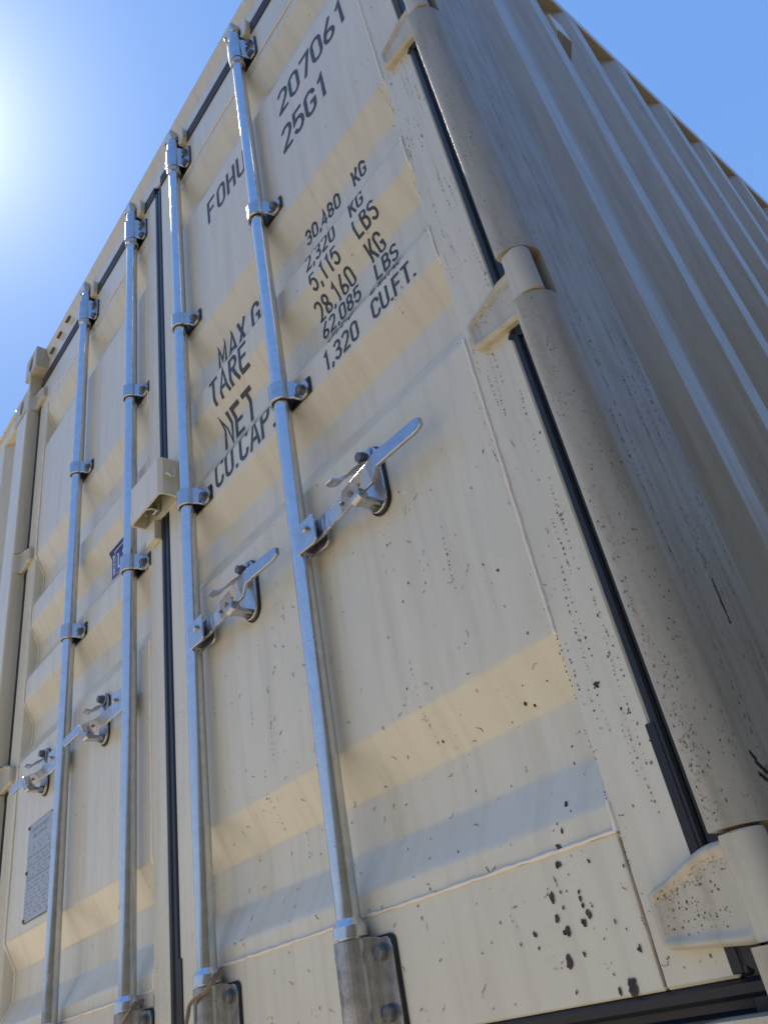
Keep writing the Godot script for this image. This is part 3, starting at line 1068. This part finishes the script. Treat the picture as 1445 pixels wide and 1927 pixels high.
func left_door_marks(d: Node3D) -> void:
	var s := kit()
	box(s, Vector3(-0.067, 1.311, 0.0), Vector3(-0.0185, 1.3685, 0.021), 0.0015)
	put("lock_tab", s, M.paint, d)
	# data plate with its print and rivets
	var im := Image.create(400, 520, false, Image.FORMAT_RGB8)
	im.fill(Color(0.66, 0.69, 0.71))
	for i in 900:
		im.fill_rect(Rect2i(rng.randi_range(0, 395), rng.randi_range(0, 515), rng.randi_range(2, 22), rng.randi_range(1, 4)), Color(0.66, 0.69, 0.71).lerp(Color(0.45, 0.49, 0.53), rng.randf() * 0.6))
	var ink := Color(0.17, 0.2, 0.24)
	print_text(im, "APPROVED FOR TRANSPORT", 58, 48, 22, ink)
	print_text(im, "UNDER CUSTOMS SEAL", 80, 84, 22, ink)
	for y in [175, 182, 300, 306]:
		im.fill_rect(Rect2i(8, y, 384, 2), ink)
	im.fill_rect(Rect2i(8, 230, 384, 2), ink)
	im.fill_rect(Rect2i(190, 182, 2, 118), ink)
	for row in [112, 130, 148, 200, 216, 246, 264, 282, 326, 346, 366, 386, 406, 426, 446, 466, 486]:
		var x := 20 if row < 320 or rng.randf() < 0.5 else 30
		while x < 370:
			var w := rng.randi_range(8, 40)
			for k in range(0, w, 5):
				im.fill_rect(Rect2i(x + k, row, 3, 8), ink.lerp(Color(0.66, 0.69, 0.71), rng.randf() * 0.6))
			x += w + rng.randi_range(6, 60)
	var pm := plain(Color.WHITE, 0.4, 0.3)
	pm.albedo_texture = ImageTexture.create_from_image(im)
	s = kit()
	var c := [Vector3(-0.905, 0.565, 0.0022), Vector3(-0.703, 0.565, 0.0022), Vector3(-0.703, 0.822, 0.0022), Vector3(-0.905, 0.822, 0.0022)]
	var uv := [Vector2(0, 1), Vector2(1, 1), Vector2(1, 0), Vector2(0, 0)]
	for k in [0, 2, 1, 0, 3, 2]:
		s.set_uv(uv[k])
		s.add_vertex(c[k])
	put("data_plate", s, pm, d, "grey metal data plate riveted to the door, small dark print")
	s = kit()
	box(s, Vector3(-0.907, 0.563, -0.001), Vector3(-0.701, 0.824, 0.0018))
	put("plate_backing", s, M.steel, d)
	for q in [[-0.9, 0.57], [-0.9, 0.694], [-0.9, 0.817], [-0.708, 0.57], [-0.708, 0.694], [-0.708, 0.817]]:
		s = kit()
		cyl(s, Vector3(q[0], q[1], 0.0015), Vector3(q[0], q[1], 0.006), 0.0048, 12, 0.0015)
		put("rivet_or_hole", s, M.rust, d)
	# blue sticker, following the fold
	im = Image.create(384, 256, false, Image.FORMAT_RGB8)
	var blue := Color(0.10, 0.18, 0.46)
	var white := Color(0.85, 0.88, 0.92)
	im.fill(blue)
	for e in [[0, 0, 384, 5], [0, 251, 384, 5], [0, 0, 6, 256], [378, 0, 6, 256]]:
		im.fill_rect(Rect2i(e[0], e[1], e[2], e[3]), white)
	print_text(im, "CERTIFIED", 66, 222, 36, white, 0.17, true)
	for e in [[84, 30, 270, 5], [84, 222, 270, 5], [84, 30, 5, 197], [350, 30, 5, 197]]:
		im.fill_rect(Rect2i(e[0], e[1], e[2], e[3]), white)
	im.fill_rect(Rect2i(116, 60, 20, 138), white)
	im.fill_rect(Rect2i(116, 180, 80, 18), white)
	print_text(im, "2", 205, 178, 110, white, 0.15)
	var sm := plain(Color.WHITE, 0.35)
	sm.albedo_texture = ImageTexture.create_from_image(im)
	s = kit()
	var n := 20
	for i in n:
		var q := []
		for e in [[0.0, i], [1.0, i], [1.0, i + 1], [0.0, i + 1]]:
			var y := lerpf(1.408, 1.505, e[1] / float(n))
			q.append([Vector3(lerpf(-0.430, -0.285, e[0]), y, soft_skin(y) - 0.0001), Vector2(e[0], 1.0 - e[1] / float(n))])
		for k in [0, 2, 1, 0, 3, 2]:
			s.set_uv(q[k][1])
			s.add_vertex(q[k][0])
	put("sticker", s, sm, d, "blue and white certified sticker partly behind a rod")


# ---------------------------------------------------------------- the box
func post_outline(side: float, cut: bool) -> PackedVector2Array:
	var p := PackedVector2Array()
	if cut:
		for v in [[1.196, -0.178], [1.196, -0.012], [1.214, -0.012], [XS, -0.004], [XS, -0.178]]:
			p.append(Vector2(side * v[0], v[1]))
		return p
	for v in [[1.193, -0.178], [1.193, -0.170], [1.193, 0.036], [1.193, 0.041], [1.1945, 0.0445], [1.198, 0.046]]:
		p.append(Vector2(side * v[0], v[1]))
	for i in range(1, 15):
		var a := PI / 2 - PI / 2 * i / 14.0
		p.append(Vector2(side * (1.200 + cos(a) * 0.042), sin(a) * 0.046))
	for z in [-0.004, -0.172, -0.178]:
		p.append(Vector2(side * XS, z))
	return p


func corner_post(c: Node3D, side: float) -> void:
	var s := kit()
	var up := Transform3D(Basis(Vector3(1, 0, 0), Vector3(0, 0, 1), Vector3(0, 1, 0)), Vector3.ZERO)
	var y := 0.119
	for h in HINGE_Y:
		plate(s, post_outline(side, false), up, y, h - 0.0485, 0.0, true)
		plate(s, post_outline(side, true), up, h - 0.0485, h + 0.0485)
		y = h + 0.0485
	plate(s, post_outline(side, false), up, y, 2.856, 0.0, true)
	put("corner_post", s, M.post if side > 0.0 else M.paint, c)


func casting(c: Node3D, lo: Vector3, hi: Vector3, faces: Array) -> void:
	var b := CSGBox3D.new()
	b.size = hi - lo
	b.material = M.worn
	hang("corner_casting", b, c)
	b.position = (lo + hi) / 2.0
	var hollow := CSGBox3D.new()
	hollow.size = b.size - Vector3(0.05, 0.05, 0.05)
	hollow.operation = CSGShape3D.OPERATION_SUBTRACTION
	hollow.material = M.worn
	hang("casting_hollow", hollow, b)
	for f in faces:
		var h := CSGCylinder3D.new()
		h.radius = 0.032
		h.height = 0.1
		h.sides = 24
		h.operation = CSGShape3D.OPERATION_SUBTRACTION
		h.material = M.worn
		hang("casting_hole", h, b)
		h.position = f * b.size / 2.0
		if absf(f.z) > 0.5:
			h.rotation.x = PI / 2
			h.scale = Vector3(0.8, 1.0, 1.3)
		elif absf(f.x) > 0.5:
			h.rotation.z = PI / 2
			h.scale = Vector3(1.2, 1.0, 0.8)


# corrugated wall: a strip of folded steel between y0 and y1
func corrugated(s: SurfaceTool, pts: Array, y0: float, y1: float, out: Vector3) -> void:
	for i in pts.size() - 1:
		var a: Vector3 = pts[i]
		var b: Vector3 = pts[i + 1]
		var d := (b - a).normalized()
		var n := Vector3(d.z, 0, -d.x)
		if n.dot(out) < 0.0:
			n = -n
		face(s, [Vector3(a.x, y0, a.z), Vector3(b.x, y0, b.z), Vector3(b.x, y1, b.z), Vector3(a.x, y1, a.z)], n)


func side_fold(x: float, side: float, z_from: float, z_to: float) -> Array:
	var pts := [Vector3(x - side * 0.036, 0, z_from)]
	var z := -0.314
	while z > z_to + 0.15:
		for q in [[0.036, 0.068], [0.0345, 0.0655], [0.0015, 0.0025], [0.0, 0.0], [0.0, -0.064], [0.0015, -0.0665], [0.0345, -0.1295], [0.036, -0.132]]:
			pts.append(Vector3(x - side * q[0], 0, z + q[1]))
		z -= 0.2925
	pts.append(Vector3(x - side * 0.036, 0, z_to))
	return pts


func make_container() -> Node3D:
	var c := Node3D.new()
	hang("shipping_container", c, self)
	c.set_meta("label", "beige shipping container seen from below, its two doors closed by galvanized lock rods")
	c.set_meta("category", "shipping container")
	for right in [true, false]:
		var d := make_door(c, right)
		if right:
			right_door_marks(d)
		else:
			left_door_marks(d)
	corner_post(c, 1.0)
	corner_post(c, -1.0)
	post_dirt(c)
	# header over the doors: an upright web, a lip that leans out above it
	var s := kit()
	var along := Transform3D(Basis(Vector3(0, 0, 1), Vector3(0, 1, 0), Vector3(-1, 0, 0)), Vector3(1.10, 0, 0))
	plate(s, PackedVector2Array([Vector2(-0.10, 2.8265), Vector2(-0.010, 2.8265), Vector2(-0.006, 2.832), Vector2(-0.006, 2.915), Vector2(0.010, 2.962), Vector2(0.012, 2.974), Vector2(0.008, 2.977), Vector2(-0.10, 2.985)]), along, 0.0, 2.215)
	var hd := put("header_beam", s, M.paint, c)
	for q in [[-0.865, 2.934], [-0.968, 2.932], [-1.062, 2.92]]:
		s = kit()
		var e := PackedVector2Array()
		for i in 14:
			var a := TAU * i / 14
			e.append(Vector2(q[0] + cos(a) * 0.024 - sin(a) * 0.004, q[1] + sin(a) * 0.006))
		plate(s, e, at(0, 0, -0.004), 0.0, 0.0085 + (q[1] - 2.92) * 0.3)  # dark oval stands for the shade in a header dent
		put("dent_shade", s, M.dent_tone, hd)
	for rx in RODS:
		s = kit()
		var k := PackedVector2Array()
		for v in [[0.020, -0.062], [0.046, -0.066], [0.060, -0.045], [0.064, 0.006], [0.056, 0.030], [0.044, 0.022], [0.036, 0.034], [0.022, 0.030], [0.016, 0.050], [0.004, 0.046], [0.004, 0.020], [0.020, 0.006]]:
			k.append(Vector2(rx + 0.012 + v[0] * 0.72, 2.815 + v[1] * 0.8))
		plate(s, k, at(0, 0, -0.004), 0.0, 0.026, 0.004)
		put("cam_keeper", s, M.paint, hd)
		s = kit()
		var k2 := PackedVector2Array()
		for v in [[-0.058, 0.0], [-0.030, -0.006], [-0.024, 0.02], [-0.034, 0.05], [-0.052, 0.048]]:
			k2.append(Vector2(rx - 0.004 + v[0] * 0.75, 2.832 + v[1] * 0.8))
		plate(s, k2, at(0, 0, -0.004), 0.0, 0.034, 0.005)
		put("cam_keeper", s, M.paint, hd)
	s = kit()
	box(s, Vector3(-1.1, 0.0, -0.12), Vector3(1.1, 0.0848, -0.006), 0.003)
	put("door_sill", s, M.worn, c)
	for sx in [-1.0, 1.0]:
		var xa := minf(sx * 1.118, sx * 1.250)
		var xb := maxf(sx * 1.118, sx * 1.250)
		for z in [[-0.13, 0.05], [-6.06, -5.88]]:
			var fz := Vector3(0.05 * -sx * 0.0, 0, 1.0 if z[1] > 0 else -1.0)
			casting(c, Vector3(xa, 2.857, z[0]), Vector3(xb, 2.976, z[1]), [fz, Vector3(sx, 0, 0)])
			casting(c, Vector3(xa, 0.0, z[0]), Vector3(xb, 0.118, z[1]), [fz, Vector3(sx, 0, 0)])
		s = kit()
		corrugated(s, side_fold(XS - 0.001, sx, -0.178, -5.95) if sx > 0 else side_fold(-XS + 0.001, sx, -0.178, -5.95), 0.158, 2.945, Vector3(sx, 0, 0))
		put("side_panel", s, M.side, c)
		if sx > 0:
			# ventilator with a slatted mouth
			s = kit()
			var hood := PackedVector2Array([Vector2(XS - 0.046, 2.692), Vector2(XS - 0.004, 2.692), Vector2(XS + 0.002, 2.684), Vector2(XS + 0.002, 2.588), Vector2(XS - 0.032, 2.506), Vector2(XS - 0.046, 2.506)])
			plate(s, hood, at(0, 0, -0.772), 0.0, 0.068, 0.002)
			var vent := put("ventilator", s, M.paint, c)
			for k in 9:
				s = kit()
				var z: float = -0.768 + k * 0.0071
				loft(s, [[Vector3(XS + 0.001, 2.584, z), Vector3(XS + 0.001, 2.584, z + 0.0034), Vector3(XS + 0.0045, 2.581, z + 0.0034), Vector3(XS + 0.0045, 2.581, z)], [Vector3(XS - 0.031, 2.507, z), Vector3(XS - 0.031, 2.507, z + 0.0034), Vector3(XS - 0.0275, 2.504, z + 0.0034), Vector3(XS - 0.0275, 2.504, z)]])
				put("slat", s, M.side, vent)
			s = kit()
			face(s, [Vector3(XS + 0.0018, 2.586, -0.770), Vector3(XS + 0.0018, 2.586, -0.706), Vector3(XS - 0.031, 2.506, -0.706), Vector3(XS - 0.031, 2.506, -0.770)], Vector3(1, -0.4, 0))
			put("vent_mouth", s, M.dark, vent)
		s = kit()
		box(s, Vector3(minf(sx * 1.182, sx * XS), 2.942, -5.88), Vector3(maxf(sx * 1.182, sx * XS), 3.0, -0.1305), 0.004)
		put("top_rail", s, M.paint, c)
		s = kit()
		box(s, Vector3(minf(sx * 1.19, sx * XS), 0.03, -5.88), Vector3(maxf(sx * 1.19, sx * XS), 0.16, -0.179), 0.004)
		put("bottom_rail", s, M.worn, c)
		s = kit()
		box(s, Vector3(minf(sx * 1.15, sx * XS), 0.119, -6.05), Vector3(maxf(sx * 1.15, sx * XS), 2.856, -5.951), 0.006)
		put("corner_post", s, M.paint, c)
	s = kit()
	box(s, Vector3(-1.181, 2.955, -6.0), Vector3(1.181, 2.983, -0.101))
	put("roof", s, M.paint, c)
	s = kit()
	box(s, Vector3(-1.189, 0.12, -6.0), Vector3(1.189, 0.157, -0.125))
	put("floor", s, M.steel, c)
	s = kit()
	box(s, Vector3(-1.149, 0.0, -6.04), Vector3(1.149, 2.954, -6.001))
	put("end_wall", s, M.paint, c)
	return c


func make_neighbour() -> void:
	var c := Node3D.new()
	hang("shipping_container", c, self)
	c.set_meta("label", "second beige container close by on the left, only its corner post and corrugated end showing")
	c.set_meta("category", "shipping container")
	var xr := -1.345
	var xl := xr - 2.438
	var top := 2.935
	for x in [xr, xl]:
		var sx := 1.0 if x == xr else -1.0
		var xa := minf(x, x - sx * 0.19)
		var xb := maxf(x, x - sx * 0.19)
		for z in [[-0.178, 0.004], [-6.056, -5.88]]:
			casting(c, Vector3(xa, top - 0.122, z[0]), Vector3(xb, top, z[1]), [Vector3(0, 0, 1.0 if z[1] > 0 else -1.0), Vector3(sx, 0, 0)])
			casting(c, Vector3(xa, 0.0, z[0]), Vector3(xb, 0.118, z[1]), [Vector3(0, 0, 1.0 if z[1] > 0 else -1.0), Vector3(sx, 0, 0)])
			var s := kit()
			var pa := minf(x - sx * 0.003, x - sx * 0.165)
			var pb := maxf(x - sx * 0.003, x - sx * 0.165)
			box(s, Vector3(pa, 0.1185, z[0] + 0.01), Vector3(pb, top - 0.1225, z[1] - 0.004), 0.01)
			put("corner_post", s, M.paint, c)
		var s2 := kit()
		corrugated(s2, side_fold(x - sx * 0.006, sx, -0.17, -5.9), 0.158, top - 0.05, Vector3(sx, 0, 0))
		put("side_panel", s2, M.paint, c)
		s2 = kit()
		box(s2, Vector3(minf(x, x - sx * 0.06), top - 0.058, -5.879), Vector3(maxf(x, x - sx * 0.06), top, -0.179), 0.004)
		put("top_rail", s2, M.paint, c)
	var s := kit()
	var pts := [Vector3(xr - 0.165, 0, -0.006)]
	var x := xr - 0.168
	while x > xl + 0.4:
		for q in [[0.0, -0.008], [0.04, -0.052], [0.16, -0.052], [0.20, -0.008], [0.29, -0.008]]:
			pts.append(Vector3(x - q[0], 0, q[1]))
		x -= 0.29
	pts.append(Vector3(xl + 0.165, 0, -0.008))
	corrugated(s, pts, 0.12, top - 0.09, Vector3(0, 0, 1))
	put("end_panel", s, M.paint, c)
	s = kit()
	box(s, Vector3(xl + 0.1905, top - 0.089, -0.10), Vector3(xr - 0.1905, top - 0.02, -0.004), 0.004)
	box(s, Vector3(xl + 0.1905, top - 0.0195, -0.10), Vector3(xr - 0.1905, top - 0.004, 0.006), 0.003)
	put("header_beam", s, M.paint, c)
	s = kit()
	box(s, Vector3(xl + 0.061, top - 0.03, -6.0), Vector3(xr - 0.061, top - 0.002, -0.181))
	put("roof", s, M.paint, c)
	s = kit()
	box(s, Vector3(xl + 0.061, 0.118, -6.0), Vector3(xr - 0.061, 0.157, -0.06))
	put("floor", s, M.steel, c)


# added wooded bank, unseen, for side shade and dark reflections; steep on the right
func make_added_bank() -> void:
	var s := kit()
	var n := noise(0.02, 5, 21)
	var rows := []
	for i in 361:
		var a := TAU * i / 360.0
		var dir := Vector3(cos(a), 0, sin(a))
		var f := pow(clampf(0.5 + 0.5 * dir.dot(Vector3(0.93, 0, -0.36)), 0.0, 1.0), 1.5)
		var tall := lerpf(7.0, 24.0, f)
		var r := lerpf(80.0, 24.0, f)
		var rough := n.get_noise_2d(dir.x * 90.0, dir.z * 90.0) * 5.0 + n.get_noise_2d(dir.x * 900.0, dir.z * 900.0) * 3.0
		rows.append([dir * r - Vector3(0, 0.5, 0), dir * r * 1.04 + Vector3(0, tall * 0.5 + rough * 0.3, 0), dir * r * 1.1 + Vector3(0, tall * 0.85 + rough * 0.7, 0), dir * r * 1.22 + Vector3(0, tall + rough, 0), dir * (r * 1.3 + 60.0) - Vector3(0, 0.5, 0)])
	for i in 360:
		for j in 4:
			face(s, [rows[i][j], rows[i + 1][j], rows[i + 1][j + 1], rows[i][j + 1]], Vector3.UP - rows[i][j].normalized() * (0.3 if j < 3 else -0.3))
	put("added_bank", s, M.wood, self, "", "structure")


# two strands laid round each other along a bent line
func make_twine(label: String, pts: Array) -> void:
	var curve := Curve3D.new()
	for i in pts.size():
		var a: Vector3 = pts[maxi(i - 1, 0)]
		var b: Vector3 = pts[mini(i + 1, pts.size() - 1)]
		curve.add_point(pts[i], (a - b) / 6.0, (b - a) / 6.0)
	var length := curve.get_baked_length()
	var s := kit()
	for k in 3:
		var path := []
		var n := int(length / 0.0016)
		for i in n + 1:
			var d := length * i / n
			var p := curve.sample_baked(d, true)
			var q := curve.sample_baked(minf(d + 0.002, length), true)
			var f := (q - p).normalized() if q.distance_to(p) > 1e-6 else Vector3.DOWN
			var u := f.cross(Vector3.BACK).normalized()
			var v := u.cross(f)
			var a := d * 420.0 + TAU * k / 3.0
			path.append(p + (u * cos(a) + v * sin(a)) * 0.0019)
		sweep(s, path, 0.0019, 6, 0.12)
	for i in 60:             # loose fibres
		var d := length * rng.randf()
		var p := curve.sample_baked(d, true)
		var w := Vector3(rng.randfn(), rng.randfn(), rng.randfn()).normalized()
		sweep(s, [p + w * 0.003, p + w * 0.005 + Vector3(0.001, 0, 0), p + w * rng.randf_range(0.006, 0.009) + Vector3(0, -0.002, 0)], 0.0002, 4)
	var o := put("twine", s, M.twine, self)
	o.set_meta("label", label)
	o.set_meta("category", "twine")
	o.set_meta("group", "twine tied round the lock rods")


# clear air: deep blue overhead, paler low down, whitened round the sun
func clear_sky(to_sun: Vector3, exposure: float) -> ImageTexture:
	var w := 1024
	var h := 512
	var im := Image.create(w, h, false, Image.FORMAT_RGBF)
	for j in h:
		var pol := PI * (j + 0.5) / h
		var y := cos(pol)
		var low := pow(1.0 - maxf(y, 0.0), 2.6)
		var base := Color(0.165, 0.375, 0.86).lerp(Color(0.60, 0.70, 0.82), low)
		for i in w:
			var az := TAU * (i + 0.5) / w
			var d := Vector3(sin(az) * sin(pol), y, -cos(az) * sin(pol))
			var deg := rad_to_deg(acos(clampf(d.dot(to_sun), -1.0, 1.0)))
			var ring := 1.7 * exp(-deg / 4.2) + 0.19 * exp(-deg / 16.0)
			var c := base + Color(ring, ring * 0.95, ring * 0.82)
			im.set_pixel(i, j, Color(c.r / exposure, c.g / exposure, c.b / exposure))
	return ImageTexture.create_from_image(im)


func _ready() -> void:
	rng.seed = 7
	buckle = noise(0.035, 3, 91)
	# camera
	var cam := Camera3D.new()
	cam.name = "camera"
	add_child(cam)
	cam.transform = Transform3D(Basis(Vector3(0.61396, -0.16662, -0.77155), Vector3(0.51310, 0.82703, 0.22970), Vector3(0.59982, -0.53690, 0.59325)).orthonormalized(), Vector3(1.612, 0.165, 0.795))
	cam.fov = 65.784
	cam.near = 0.02
	cam.far = 2000.0
	cam.current = true
	# sky, sun, exposure
	var sky := PanoramaSkyMaterial.new()
	sky.panorama = clear_sky(Vector3(-0.562, 0.827, -0.0045).normalized(), EXPOSURE)
	var env := Environment.new()
	env.background_mode = Environment.BG_SKY
	env.sky = Sky.new()
	env.sky.sky_material = sky
	env.tonemap_mode = Environment.TONE_MAPPER_LINEAR
	env.tonemap_exposure = EXPOSURE
	env.sdfgi_enabled = true
	env.ssao_enabled = true
	env.ssil_enabled = true
	var we := WorldEnvironment.new()
	we.name = "world"
	we.environment = env
	add_child(we)
	var sun := DirectionalLight3D.new()
	sun.name = "sun"
	sun.light_color = Color(1.0, 0.94, 0.85)
	sun.light_energy = 1.5
	sun.light_angular_distance = 0.5
	sun.shadow_enabled = true
	add_child(sun)
	sun.look_at_from_position(Vector3(-0.562, 0.827, -0.0045) * 10.0, Vector3.ZERO, Vector3.UP)

	make_materials()
	make_glyphs()
	make_bolt()
	var g := MeshInstance3D.new()
	var pm := PlaneMesh.new()
	pm.size = Vector2(1600, 1600)
	g.mesh = pm
	g.material_override = M.ground
	hang("ground", g, self, "", "structure")
	var ap := kit()
	box(ap, Vector3(-14.0, -0.15, -0.6), Vector3(1.5, 0.004, 11.0))  # unseen pale slab, added to bounce light onto the doors
	put("added_pavement", ap, M.bounce_apron, self, "", "structure")
	make_added_bank()
	make_container()
	make_neighbour()
	make_twine("frayed brown twine wound over the lower keeper of the rod right of the door gap", [Vector3(.196, .292, .010), Vector3(.224, .287, .024), Vector3(.236, .275, .046), Vector3(.226, .264, .0535), Vector3(.208, .260, .0565), Vector3(.194, .257, .058), Vector3(.175, .249, .060), Vector3(.171, .234, .062), Vector3(.165, .222, .062), Vector3(.159, .205, .058), Vector3(.158, .17, .056)])
	make_twine("short dark twine over the lower keeper of the rod left of the door gap", [Vector3(-.124, .287, .008), Vector3(-.105, .282, .026), Vector3(-.095, .272, .044), Vector3(-.092, .264, .052), Vector3(-.098, .256, .056), Vector3(-.106, .247, .059), Vector3(-.118, .225, .061), Vector3(-.130, .19, .060)])
